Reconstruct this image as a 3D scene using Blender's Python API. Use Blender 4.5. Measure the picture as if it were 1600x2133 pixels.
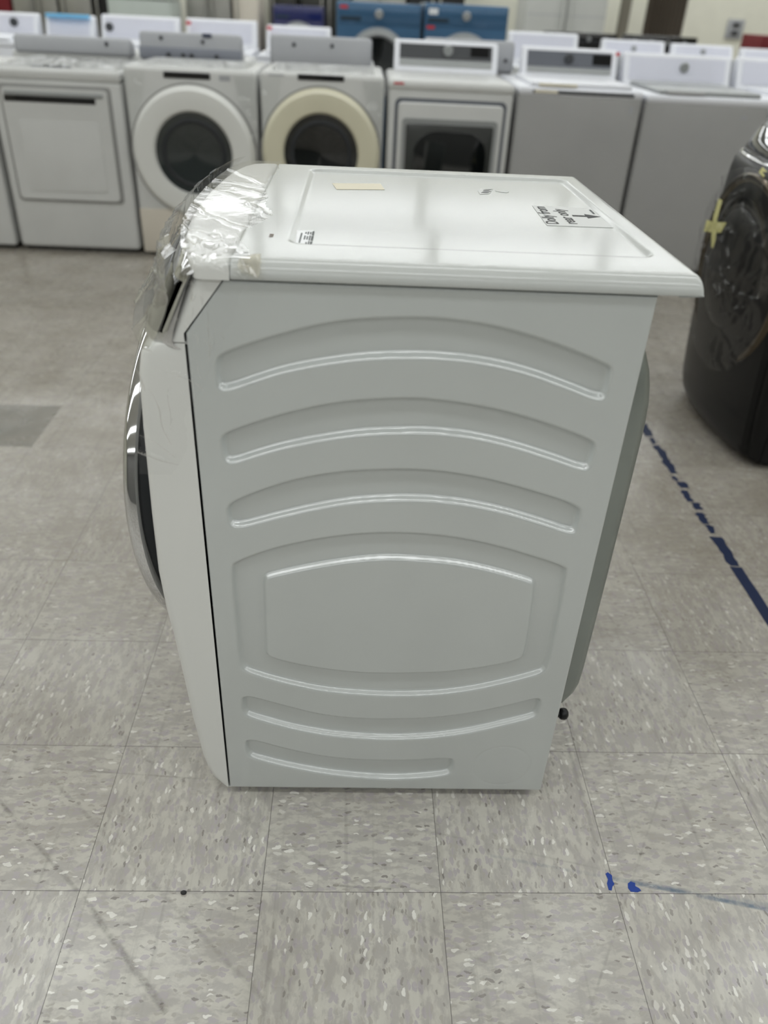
import bpy, bmesh, math, random
import numpy as np
from mathutils import Vector, Matrix
random.seed(7); rng = np.random.default_rng(5)
for o in list(bpy.data.objects): bpy.data.objects.remove(o)
S = bpy.context.scene; C = S.collection
PI = math.pi
# ------------------------------------------------------------------ camera
cd = bpy.data.cameras.new('camera'); cam = bpy.data.objects.new('camera', cd); C.objects.link(cam)
r = Vector((0.99878701, -0.02152276, 0.04428644)); u = Vector((-0.02528581, 0.54756665, 0.83637993)); f = Vector((0.04225098, 0.83648523, -0.54635823))
m = Matrix(((r.x, u.x, -f.x, 0.13437), (r.y, u.y, -f.y, -0.76582), (r.z, u.z, -f.z, 1.27570), (0, 0, 0, 1)))
cam.matrix_world = m
cd.sensor_fit = 'VERTICAL'; cd.sensor_height = 36; cd.sensor_width = 27; cd.lens = 1635.12 / 2133 * 36
cd.clip_start = 0.05; cd.clip_end = 60
cd.dof.use_dof = True; cd.dof.focus_distance = 1.30; cd.dof.aperture_fstop = 2.5
S.camera = cam
# ------------------------------------------------------------------ world and exposure
W = bpy.data.worlds.new('world'); S.world = W; W.use_nodes = True
W.node_tree.nodes['Background'].inputs[0].default_value = (0.9, 0.95, 1.0, 1); W.node_tree.nodes['Background'].inputs[1].default_value = 0.3
S.view_settings.view_transform = 'Standard'; S.view_settings.look = 'None'; S.view_settings.gamma = 1; S.view_settings.use_curve_mapping = False
S.view_settings.exposure = -1.9
CEIL = 3.3; LIGHT_W = 27.0
# ------------------------------------------------------------------ materials
def lin(c):
    c = [x / 255 for x in c]; return tuple((x / 12.92 if x <= .04045 else ((x + .055) / 1.055) ** 2.4) for x in c) + (1,)
MATS = {}
def mat(name, rgb, rough=.5, metal=0, coat=0, bump=None, spec=.5, trans=0, ior=1.45, var=None):
    if name in MATS: return MATS[name]
    M = bpy.data.materials.new(name); M.use_nodes = True; nt = M.node_tree; b = nt.nodes['Principled BSDF']
    b.inputs['Base Color'].default_value = lin(rgb); b.inputs['Roughness'].default_value = rough; b.inputs['Metallic'].default_value = metal
    b.inputs['Coat Weight'].default_value = coat; b.inputs['Coat Roughness'].default_value = .05; b.inputs['Specular IOR Level'].default_value = spec
    b.inputs['Transmission Weight'].default_value = trans; b.inputs['IOR'].default_value = ior
    g = nt.nodes.new('ShaderNodeNewGeometry')
    n = nt.nodes.new('ShaderNodeTexNoise'); n.inputs['Scale'].default_value = (bump[0] if bump else 6); n.inputs['Detail'].default_value = 3
    nt.links.new(g.outputs['Position'], n.inputs['Vector'])
    if bump:
        bp = nt.nodes.new('ShaderNodeBump'); bp.inputs['Strength'].default_value = bump[1]; bp.inputs['Distance'].default_value = bump[2]
        nt.links.new(n.outputs['Fac'], bp.inputs['Height']); nt.links.new(bp.outputs['Normal'], b.inputs['Normal']); nt.links.new(bp.outputs['Normal'], b.inputs['Coat Normal'])
    v = .03 if var is None else var
    n2 = nt.nodes.new('ShaderNodeTexNoise'); n2.inputs['Scale'].default_value = 5; n2.inputs['Detail'].default_value = 4
    nt.links.new(g.outputs['Position'], n2.inputs['Vector'])
    mr = nt.nodes.new('ShaderNodeMapRange'); mr.inputs[1].default_value = .3; mr.inputs[2].default_value = .7; mr.inputs[3].default_value = 1 - v; mr.inputs[4].default_value = 1 + v
    nt.links.new(n2.outputs['Fac'], mr.inputs[0])
    mx = nt.nodes.new('ShaderNodeVectorMath'); mx.operation = 'SCALE'; mx.inputs[0].default_value = lin(rgb)[:3]
    nt.links.new(mr.outputs[0], mx.inputs['Scale']); nt.links.new(mx.outputs[0], b.inputs['Base Color'])
    MATS[name] = M; return M
ENAMEL = mat('panel_enamel', (190, 195, 193), .28, coat=1.0, bump=(900, .06, .0003), spec=1.0)
ENAMEL.node_tree.nodes['Principled BSDF'].inputs['Coat IOR'].default_value = 1.9; ENAMEL.node_tree.nodes['Principled BSDF'].inputs['Coat Roughness'].default_value = .17
LIDM = mat('lid_enamel', (194, 197, 194), .20, coat=.45, bump=(420, .10, .0005), spec=.3, var=.01)
PLASTIC = mat('white_plastic', (225, 226, 222), .30, coat=.1, var=.01)
PLASTICG = mat('gloss_white_plastic', (228, 230, 228), .15, coat=.3, var=.01)
CHROME = mat('chrome', (205, 205, 205), .06, metal=1, var=.01)
STEEL = mat('galvanised_steel', (150, 156, 152), .42, metal=.85, bump=(60, .1, .001), var=.12)
BLACKP = mat('black_plastic', (16, 17, 18), .38)
BLACKG = mat('black_gloss', (8, 8, 9), .06, coat=.6)
DARKI = mat('dark_interior', (38, 41, 44), .5)
GLASSD = mat('tinted_glass', (10, 14, 14), .05, coat=1.0)
GLASSG = mat('tinted_green_glass', (34, 42, 42), .12, coat=1.0)
WHT = mat('white_cabinet', (208, 209, 207), .35, coat=.1)
WHT2 = mat('bright_white_cabinet', (236, 238, 244), .32, coat=.1)
GRYC = mat('grey_steel_back', (172, 174, 178), .45)
CREAM = mat('yellowed_plastic', (218, 214, 190), .25, coat=.3)
CREAMK = mat('cream_kick', (212, 205, 192), .4)
SILV = mat('silver_paint', (160, 163, 163), .35, metal=.3)
DGRY = mat('dark_grey_panel', (68, 70, 73), .35)
MGRY = mat('mid_grey_panel', (98, 102, 110), .35)
BLUE = mat('blue_metallic', (58, 98, 132), .30, metal=.35, coat=.5)
BLUE2 = mat('navy_enamel', (24, 32, 88), .25, coat=.5)
BLACKB = mat('black_washer_enamel', (9, 9, 10), .34, coat=.1, spec=.3)
CHAR = mat('charcoal_enamel', (46, 47, 49), .32, coat=.3)
RED = mat('red_sticker', (205, 60, 66), .6)
REDD = mat('dark_red', (110, 20, 28), .5)
TAN = mat('masking_tape', (226, 220, 200), .7)
YTAPE = mat('yellow_tape', (206, 202, 138), .6)
PAPER = mat('sticker_paper', (214, 216, 214), .45)
PAPER2 = mat('label_paper', (244, 246, 248), .35)
INK = mat('black_ink', (24, 27, 27), .5)
GINK = mat('grey_ink', (112, 116, 116), .6)
BINK = mat('brown_ink', (120, 104, 92), .6)
TAPEB = mat('navy_tape', (20, 34, 66), .55)
TAPEBB = mat('blue_tape', (22, 62, 150), .5)
SKYB = mat('sky_blue_paper', (120, 190, 232), .6)
BROWN = mat('brown_curtain', (92, 84, 74), .7)
TAUPE = mat('taupe_post', (128, 124, 112), .7)
SS = mat('stainless_doors', (165, 164, 158), .32, metal=.7, bump=(30, .05, .001), var=.08)
SS2 = mat('dark_stainless', (70, 70, 66), .3, metal=.6, var=.1)
FRW = mat('fridge_white', (196, 198, 194), .35)
WALLM = mat('cream_wall', (232, 231, 217), .8)
CEILM = mat('ceiling_tile', (225, 225, 220), .9)
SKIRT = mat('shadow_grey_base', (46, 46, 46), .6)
def mapped(name, builder):
    M = bpy.data.materials.new(name); M.use_nodes = True; builder(M.node_tree, M.node_tree.nodes['Principled BSDF']); MATS[name] = M; return M
class NG:
    def __init__(s, nt): s.nt = nt
    def n(s, t): return s.nt.nodes.new(t)
    def put(s, sock, v):
        if isinstance(v, (int, float)): sock.default_value = v
        elif isinstance(v, tuple): sock.default_value = v
        else: s.nt.links.new(v, sock)
    def m(s, op, a, b=None, c=None):
        x = s.n('ShaderNodeMath'); x.operation = op; s.put(x.inputs[0], a)
        if b is not None: s.put(x.inputs[1], b)
        if c is not None: s.put(x.inputs[2], c)
        return x.outputs[0]
    def ss(s, v, a, b, lo=0., hi=1.):
        x = s.n('ShaderNodeMapRange'); x.interpolation_type = 'SMOOTHSTEP'; s.put(x.inputs[0], v); x.inputs[1].default_value = a; x.inputs[2].default_value = b; x.inputs[3].default_value = lo; x.inputs[4].default_value = hi
        return x.outputs[0]
    def comb(s, x, y, z):
        c = s.n('ShaderNodeCombineXYZ'); s.put(c.inputs[0], x); s.put(c.inputs[1], y); s.put(c.inputs[2], z); return c.outputs[0]
    def noise(s, vec, sc, det=2, rough=.5):
        x = s.n('ShaderNodeTexNoise'); s.put(x.inputs['Vector'], vec); x.inputs['Scale'].default_value = sc; x.inputs['Detail'].default_value = det; x.inputs['Roughness'].default_value = rough; return x.outputs['Fac']
    def mix(s, fac, a, b, mode='MIX'):
        x = s.n('ShaderNodeMix'); x.data_type = 'RGBA'; x.blend_type = mode; s.put(x.inputs[0], fac); s.put(x.inputs[6], a); s.put(x.inputs[7], b); return x.outputs[2]
def floor_nodes(nt, b):
    g = NG(nt); geo = g.n('ShaderNodeNewGeometry'); pos = geo.outputs['Position']
    sp = g.n('ShaderNodeSeparateXYZ'); nt.links.new(pos, sp.inputs[0]); X, Y = sp.outputs[0], sp.outputs[1]
    T = .3048
    tx = g.m('FLOOR', g.m('DIVIDE', X, T)); ty = g.m('FLOOR', g.m('DIVIDE', Y, T))
    par = g.m('FLOORED_MODULO', g.m('ADD', tx, ty), 2.0)     # 0: flakes along x, 1: along y
    wob = g.m('MULTIPLY', g.m('SUBTRACT', g.noise(pos, 70, 2), .5), .012)
    wob2 = g.m('MULTIPLY', g.m('SUBTRACT', g.noise(g.comb(Y, X, 3.3), 70, 2), .5), .012)
    Xw = g.m('ADD', X, wob); Yw = g.m('ADD', Y, wob2)
    ip = g.m('SUBTRACT', 1.0, par)
    A = g.m('ADD', g.m('MULTIPLY', Xw, ip), g.m('MULTIPLY', Yw, par))     # along
    B = g.m('ADD', g.m('MULTIPLY', Yw, ip), g.m('MULTIPLY', Xw, par))     # across
    seed = g.m('MULTIPLY', g.m('ADD', tx, g.m('MULTIPLY', ty, 7.3)), 3.17)
    def flakes(sa, sb, off, lo, hi):
        v = g.n('ShaderNodeTexVoronoi'); v.inputs['Scale'].default_value = 1.0; v.inputs['Randomness'].default_value = 1.0
        nt.links.new(g.comb(g.m('MULTIPLY', A, sa), g.m('MULTIPLY', B, sb), g.m('ADD', seed, off)), v.inputs['Vector'])
        sc = g.n('ShaderNodeSeparateColor'); nt.links.new(v.outputs['Color'], sc.inputs[0])
        sel = g.m('GREATER_THAN', sc.outputs[0], lo); near = g.m('LESS_THAN', v.outputs['Distance'], hi)
        return g.m('MULTIPLY', sel, near), sc.outputs[1]
    base = (g.ss(g.noise(g.comb(g.m('MULTIPLY', A, 26.), g.m('MULTIPLY', B, 62.), seed), 1.0, 3, .6), .4, .6))
    col = g.mix(base, lin((184, 181, 176)), lin((208, 206, 197)))
    l1, _ = flakes(48, 120, 11., .62, .44); col = g.mix(g.m('MULTIPLY', l1, .85), col, lin((184, 178, 182)))
    l2, _ = flakes(55, 150, 41., .70, .38); col = g.mix(g.m('MULTIPLY', l2, .9), col, lin((182, 178, 170)))
    d1, r1 = flakes(62, 170, 71., .86, .36); col = g.mix(g.m('MULTIPLY', d1, g.ss(r1, 0, 1, .5, 1.)), col, lin((142, 138, 134)))
    w1, r2 = flakes(50, 140, 91., .905, .40); col = g.mix(g.m('MULTIPLY', w1, g.ss(r2, 0, .5, .5, .95)), col, lin((244, 243, 236)))
    # grey-green odd tile far left
    odd = g.m('MULTIPLY', g.m('COMPARE', tx, -4.0, .1), g.m('COMPARE', ty, 5.0, .1))
    col = g.mix(odd, col, lin((84, 92, 88)))
    # joints
    jx = g.m('ABSOLUTE', g.m('SUBTRACT', g.m('FRACT', g.m('ADD', g.m('DIVIDE', X, T), .5)), .5))
    jy = g.m('ABSOLUTE', g.m('SUBTRACT', g.m('FRACT', g.m('ADD', g.m('DIVIDE', Y, T), .5)), .5))
    j = g.ss(g.m('MINIMUM', jx, jy), .0010, .0026, 1., 0.)
    # dirt, then a darker, browner tone growing toward the far floor
    dirt = g.ss(g.noise(pos, 2.3, 5, .65), .42, .75); col = g.mix(g.m('MULTIPLY', dirt, .30), col, lin((120, 112, 98)))
    far_brown = g.m('MULTIPLY', g.ss(g.m('ADD', Y, g.m('MULTIPLY', g.noise(pos, 1.6, 3), .5)), -.3, 1.5), g.ss(g.noise(pos, 5, 4, .7), .25, .8, .50, .80)); col = g.mix(far_brown, col, lin((128, 120, 106)))
    haze = g.ss(g.noise(g.comb(g.m('MULTIPLY', X, 60.), g.m('MULTIPLY', Y, 2.0), 0.), 1.0, 3), .55, .72); col = g.mix(g.m('MULTIPLY', haze, .22), col, lin((95, 92, 86)))
    edge = g.ss(g.noise(pos, 26, 4, .7), .3, .75)
    segs = [((-.60, .26), (-.304, -.004), .0035, .55), ((-.304, -.004), (-.12, -.19), .005, .75), ((-.42, .22), (.02, -.17), .004, .35), ((-.3, .3), (.5, -.2), .003, .25),
            ((-.45, .25), (-.02, .22), .002, .4), ((.12, .012), (.22, .006), .002, .6), ((.9, .45), (.45, -.3), .002, .3), ((.2, .14), (.7, .02), .002, .3), ((-.6, 1.3), (-.2, .8), .004, .3), ((.75, .9), (.95, .1), .003, .25)]
    def seg(a, bb, w):
        L = math.hypot(bb[0] - a[0], bb[1] - a[1]); dx, dy = (bb[0] - a[0]) / L, (bb[1] - a[1]) / L
        rx = g.m('SUBTRACT', X, a[0]); ry = g.m('SUBTRACT', Y, a[1])
        t = g.m('ADD', g.m('MULTIPLY', rx, dx), g.m('MULTIPLY', ry, dy)); d = g.m('ABSOLUTE', g.m('SUBTRACT', g.m('MULTIPLY', rx, dy), g.m('MULTIPLY', ry, dx)))
        inside = g.m('MULTIPLY', g.m('GREATER_THAN', t, 0.), g.m('LESS_THAN', t, L))
        return g.m('MULTIPLY', g.m('MULTIPLY', g.ss(d, w * .3, w * 1.6, 1., 0.), inside), edge)
    for a, bb, w, k in segs: col = g.mix(g.m('MULTIPLY', seg(a, bb, w), k), col, lin((84, 80, 72)))
    for a, bb, w, k in [((.60, .030), (.90, -.035), .004, .8), ((.64, .022), (.90, -.026), .005, .35), ((.40, .07), (.60, .03), .003, .25)]:
        col = g.mix(g.m('MULTIPLY', seg(a, bb, w), k), col, lin((70, 96, 122)))
    col = g.mix(g.m('MULTIPLY', j, .8), col, lin((62, 59, 54)))
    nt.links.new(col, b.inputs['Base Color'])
    rg = g.ss(g.noise(pos, 9, 4, .6), .3, .8, .22, .42); nt.links.new(rg, b.inputs['Roughness'])
    b.inputs['Coat Weight'].default_value = .12; b.inputs['Coat Roughness'].default_value = .12
    bp = g.n('ShaderNodeBump'); bp.inputs['Strength'].default_value = .25; bp.inputs['Distance'].default_value = .0006
    nt.links.new(g.m('SUBTRACT', g.noise(pos, 180, 2), j), bp.inputs['Height']); nt.links.new(bp.outputs[0], b.inputs['Normal'])
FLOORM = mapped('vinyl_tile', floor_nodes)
def film(name, tint, diff, rough, base_fac, fk=.8, bsc=25, bst=.12):
    M = bpy.data.materials.new(name); M.use_nodes = True; nt = M.node_tree; g = NG(nt); nt.nodes.remove(nt.nodes['Principled BSDF'])
    out = nt.nodes['Material Output']; geo = g.n('ShaderNodeNewGeometry')
    tr = g.n('ShaderNodeBsdfTransparent'); tr.inputs[0].default_value = tint
    gl = g.n('ShaderNodeBsdfGlossy'); gl.inputs['Roughness'].default_value = rough; df = g.n('ShaderNodeBsdfDiffuse'); df.inputs[0].default_value = (.85, .86, .86, 1)
    bp = g.n('ShaderNodeBump'); bp.inputs['Strength'].default_value = bst; bp.inputs['Distance'].default_value = .002
    nt.links.new(g.noise(geo.outputs['Position'], bsc, 3, .6), bp.inputs['Height']); nt.links.new(bp.outputs[0], gl.inputs['Normal'])
    lw = g.n('ShaderNodeLayerWeight'); lw.inputs[0].default_value = .25; nt.links.new(bp.outputs[0], lw.inputs['Normal'])
    fac = g.m('MINIMUM', g.m('ADD', g.m('MULTIPLY', lw.outputs['Fresnel'], fk), base_fac), .9)
    m1 = g.n('ShaderNodeMixShader'); m1.inputs[0].default_value = diff; nt.links.new(tr.outputs[0], m1.inputs[1]); nt.links.new(df.outputs[0], m1.inputs[2])
    m2 = g.n('ShaderNodeMixShader'); nt.links.new(fac, m2.inputs[0]); nt.links.new(m1.outputs[0], m2.inputs[1]); nt.links.new(gl.outputs[0], m2.inputs[2])
    nt.links.new(m2.outputs[0], out.inputs[0]); MATS[name] = M; return M
WRAP = film('clear_wrap', (.99, .99, .99, 1), .015, .07, .012, .38)
WRAP2 = film('loose_wrap', (.975, .98, .975, 1), .03, .10, .03, .5)
WRAPD = film('dark_machine_wrap', (.90, .90, .90, 1), .004, .20, .0, .06)
AMBER = film('amber_tape', (.86, .80, .62, 1), .30, .12, .08)
def emis(name, col, st):
    M = bpy.data.materials.new(name); M.use_nodes = True; b = M.node_tree.nodes['Principled BSDF']
    b.inputs['Emission Color'].default_value = col; b.inputs['Emission Strength'].default_value = st; b.inputs['Base Color'].default_value = col; MATS[name] = M; return M
TUBE = emis('lamp_diffuser', (1, 1, .98, 1), 6)
# ------------------------------------------------------------------ mesh helpers
def wloc(o):
    v = Vector((0, 0, 0))
    while o is not None: v += o.location; o = o.parent
    return v
def link(name, me, m_, parent=None, kind=None, label=None):
    o = bpy.data.objects.new(name, me); C.objects.link(o)
    if m_ is not None and not me.materials: me.materials.append(m_)
    if parent is not None:
        L = wloc(parent); me.transform(Matrix.Translation(-L)); o.parent = parent
    if kind: o['kind'] = kind
    if label: o['label'] = label
    return o
def obj(name, bm, m_, parent=None, kind=None, label=None, smooth=True, angle=35):
    bmesh.ops.recalc_face_normals(bm, faces=bm.faces)
    me = bpy.data.meshes.new(name); bm.to_mesh(me); bm.free()
    if smooth:
        me.polygons.foreach_set('use_smooth', [True] * len(me.polygons))
        me.set_sharp_from_angle(angle=math.radians(angle))
    return link(name, me, m_, parent, kind, label)
def thing(name, label, cat, loc, group=None):
    o = bpy.data.objects.new(name, None); C.objects.link(o); o.location = loc; o.empty_display_size = .1
    o['label'] = label; o['category'] = cat
    if group: o['group'] = group
    return o
def tag(o, label, cat, group=None):
    o['label'] = label; o['category'] = cat
    if group: o['group'] = group
    return o
def BM(): return bmesh.new()
def box(bm, x0, x1, y0, y1, z0, z1, rad=0, seg=2):
    t = bmesh.new(); bmesh.ops.create_cube(t, size=1)
    for v in t.verts: v.co = Vector((x0 + (v.co.x + .5) * (x1 - x0), y0 + (v.co.y + .5) * (y1 - y0), z0 + (v.co.z + .5) * (z1 - z0)))
    if rad: bmesh.ops.bevel(t, geom=list(t.edges), offset=rad, segments=seg, profile=.5, affect='EDGES', clamp_overlap=True)
    merge(bm, t); return bm
def merge(bm, t):
    me = bpy.data.meshes.new('t'); t.to_mesh(me); t.free(); bm.from_mesh(me); bpy.data.meshes.remove(me)
def prism(bm, pts, axis, a, b, rad=0, seg=2):
    """pts polygon; axis 0: pts=(y,z) between x=a..b; 1: (x,z); 2: (x,y)"""
    t = bmesh.new()
    def P(p, h): return ((h, p[0], p[1]), (p[0], h, p[1]), (p[0], p[1], h))[axis]
    A = [t.verts.new(P(p, a)) for p in pts]; B = [t.verts.new(P(p, b)) for p in pts]; n = len(pts)
    t.faces.new(A); t.faces.new(B)
    for i in range(n): t.faces.new((A[i], A[(i + 1) % n], B[(i + 1) % n], B[i]))
    bmesh.ops.recalc_face_normals(t, faces=t.faces)
    if rad:
        es = [e for e in t.edges if all(abs(v.co[axis] - b) < 1e-7 for v in e.verts)]
        bmesh.ops.bevel(t, geom=es, offset=rad, segments=seg, profile=.5, affect='EDGES')
    merge(bm, t); return bm
def lathe(bm, c, prof, axis, n=64, close=False, a0=0., a1=2 * PI, sx=1., sy=1.):
    """prof = [(radius, height)] about an axis through c. axis 0=x,1=y,2=z"""
    full = abs(a1 - a0 - 2 * PI) < 1e-6; rings = []
    for (rr, h) in prof:
        ring = []
        for i in range(n + (0 if full else 1)):
            a = a0 + (a1 - a0) * i / n; ca, sa = rr * math.cos(a) * sx, rr * math.sin(a) * sy
            p = ((h, ca, sa), (ca, h, sa), (ca, sa, h))[axis]
            ring.append(bm.verts.new((c[0] + p[0], c[1] + p[1], c[2] + p[2])))
        rings.append(ring)
    N = len(rings[0])
    for k in range(len(rings) - 1):
        for i in range(N if full else N - 1):
            j = (i + 1) % N
            try: bm.faces.new((rings[k][i], rings[k][j], rings[k + 1][j], rings[k + 1][i]))
            except ValueError: pass
    if close and full:
        for R_ in (rings[0], rings[-1]):
            try: bm.faces.new(R_)
            except ValueError: pass
    return bm
def rrect(cx, cy, w, h, rr, n=5):
    pts = []
    for (sx, sy, a0) in ((1, 1, 0), (-1, 1, 90), (-1, -1, 180), (1, -1, 270)):
        for i in range(n + 1):
            a = math.radians(a0 + 90 * i / n); pts.append((cx + sx * (w / 2 - rr) + rr * math.cos(a), cy + sy * (h / 2 - rr) + rr * math.sin(a)))
    return pts
def gridmesh(name, P, m_, parent=None, closed_u=False, label=None, angle=60):
    """P: array (nu,nv,3)"""
    nu, nv = P.shape[:2]; idx = np.arange(nu * nv).reshape(nu, nv)
    a = idx[:-1, :-1].ravel(); b = idx[1:, :-1].ravel(); c = idx[1:, 1:].ravel(); d = idx[:-1, 1:].ravel(); F = np.stack([a, b, c, d], 1)
    if closed_u:
        F = np.concatenate([F, np.stack([idx[-1, :-1], idx[0, :-1], idx[0, 1:], idx[-1, 1:]], 1)])
    me = bpy.data.meshes.new(name); me.vertices.add(nu * nv); me.vertices.foreach_set('co', P.reshape(-1).astype(np.float32))
    me.loops.add(F.size); me.loops.foreach_set('vertex_index', F.ravel().astype(np.int32)); me.polygons.add(len(F))
    me.polygons.foreach_set('loop_start', np.arange(0, F.size, 4, dtype=np.int32)); me.polygons.foreach_set('loop_total', np.full(len(F), 4, dtype=np.int32))
    me.update(calc_edges=True); me.polygons.foreach_set('use_smooth', [True] * len(F)); me.set_sharp_from_angle(angle=math.radians(angle))
    return link(name, me, m_, parent, label=label)
def sdf(poly, X, Z):
    """signed distance (negative inside)"""
    p = np.array(poly, float); q = np.roll(p, -1, 0); D = np.full(X.shape, 1e9); ins = np.zeros(X.shape, bool)
    for (ax, az), (bx, bz) in zip(p, q):
        ex, ez = bx - ax, bz - az; L = ex * ex + ez * ez
        if L == 0: continue
        t = np.clip(((X - ax) * ex + (Z - az) * ez) / L, 0, 1); D = np.minimum(D, np.hypot(X - ax - t * ex, Z - az - t * ez))
        c = ((az > Z) != (bz > Z)); xi = ax + (Z - az) * ex / (ez if ez else 1e-12); ins ^= (c & (X < xi))
    return np.where(ins, -D, D)
def sstep(x): x = np.clip(x, 0, 1); return x * x * (3 - 2 * x)
def smooth_poly(pts, it=2):
    p = np.array(pts, float)
    for _ in range(it):
        q = np.roll(p, -1, 0); p = np.stack([p * .75 + q * .25, p * .25 + q * .75], 1).reshape(-1, 2)
    return p
def creases(X, Y, n, k0, k1, seed, amp=1.):
    g = np.random.default_rng(seed); h = np.zeros(np.shape(X))
    for i in range(n):
        a = g.uniform(0, PI); k = g.uniform(k0, k1); ph = g.uniform(0, 6.28); w = g.uniform(.4, 1)
        wob = .8 * np.sin(g.uniform(4, 9) * (X * math.cos(a + 1.3) + Y * math.sin(a + 1.3)) * 3 + ph)
        h += w * (1 - np.abs(np.sin((X * math.cos(a) + Y * math.sin(a)) * k + ph + wob))) ** 3 / n
    return h * amp
def folds(X, Y, x0, x1, y0, y1, n, seed, L=(.06, .25), wid=(.0012, .004), amp=.004, base=.0015, ang=None, k=9):
    g = np.random.default_rng(seed); h = np.zeros(np.shape(X))
    for i in range(n):
        cx, cy = g.uniform(x0, x1), g.uniform(y0, y1); a = g.uniform(0, PI) if ang is None else g.normal(ang, .5); l = g.uniform(*L) / 2; w = g.uniform(*wid); c2 = g.uniform(-2, 2)
        t = (X - cx) * math.cos(a) + (Y - cy) * math.sin(a); d = -(X - cx) * math.sin(a) + (Y - cy) * math.cos(a) + c2 * t * t + .002 * np.sin(t * 90 + i)
        ww = w * (1 + 2.5 * np.abs(t) / l); h += amp * g.uniform(.4, 1) * np.exp(-np.abs(d) / ww) * np.clip(1 - (t / l) ** 2, 0, 1)
    for i in range(5):
        a = g.uniform(0, PI); h += base * .5 * np.sin((X * math.cos(a) + Y * math.sin(a)) * k * g.uniform(.5, 2) + g.uniform(0, 6))
    return h + base
def text(name, s, size, m_, parent, mw, label=None, ext=.0001, font_scale=1.):
    cu = bpy.data.curves.new(name, 'FONT'); cu.body = s; cu.size = size; cu.extrude = ext; cu.space_line = .9; cu.offset = size * .012
    to = bpy.data.objects.new('tmp', cu); C.objects.link(to); dg = bpy.context.evaluated_depsgraph_get()
    me = bpy.data.meshes.new_from_object(to.evaluated_get(dg)); bpy.data.objects.remove(to); me.name = name
    me.transform(mw); me.materials.clear(); return link(name, me, m_, parent, label=label)
def strct(o): o['kind'] = 'structure'; return o
# ------------------------------------------------------------------ room shell
RX0, RX1, RY0, RY1 = -8.5, 9.0, -5.2, 12.2
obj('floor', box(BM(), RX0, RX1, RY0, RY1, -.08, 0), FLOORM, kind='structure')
obj('ceiling', box(BM(), RX0, RX1, RY0, RY1, CEIL, CEIL + .1), CEILM, kind='structure')
obj('wall_left', box(BM(), RX0 - .1, RX0, RY0, RY1, 0, CEIL), WALLM, kind='structure')
obj('wall_right', box(BM(), RX1, RX1 + .1, RY0, RY1, 0, CEIL), WALLM, kind='structure')
obj('wall_back', box(BM(), RX0, RX1, RY1, RY1 + .1, 0, CEIL), WALLM, kind='structure')
obj('wall_front', box(BM(), RX0, RX1, RY0 - .1, RY0, 0, CEIL), mat('grey_wall', (120, 120, 118), .8), kind='structure')
obj('baseboard_back', box(BM(), RX0, RX1, RY1 - .015, RY1, 0, .1, .004), SKIRT, kind='structure')
# ceiling lamps: rows of strip fixtures
def lamp(x, y, first):
    t = thing('ceiling_light', 'white strip light fixed to the ceiling', 'ceiling light', (x, y, CEIL), 'strip lights in rows on the ceiling')
    if first is None:
        obj('housing', box(BM(), x - 1.0, x + 1.0, y - .21, y + .21, CEIL - .05, CEIL, .01), PLASTIC, t)
        obj('diffuser', box(BM(), x - .97, x + .97, y - .185, y + .185, CEIL - .075, CEIL - .05, .01), TUBE, t)
    else:
        for ch in first.children:
            if ch.type == 'LIGHT': continue
            c = ch.copy(); C.objects.link(c); c.parent = t
    L = bpy.data.lights.new('lamp_tube', 'AREA'); L.shape = 'RECTANGLE'; L.size = 1.9; L.size_y = .34; L.energy = LIGHT_W * (2.0 if y > 8 else 1.35 if y > 6 else 1); L.color = (.95, .985, 1.0)  # far rows boosted to brighten the back wall and the third-row tops
    lo = bpy.data.objects.new('lamp_tube', L); C.objects.link(lo); lo.parent = t; lo.location = (0, 0, -.085)
    return t
first = None
for yy in (-4.5, -2.6, -.7, 1.5, 3.9, 6.3, 8.7, 11.0):  # last row, out of view, added close to the back wall to brighten it
    for xx in (-6.15, -4.1, -2.05, 0, 2.05, 4.1, 6.15):
        q = lamp(xx, yy, first)
        if first is None: first = q
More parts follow.
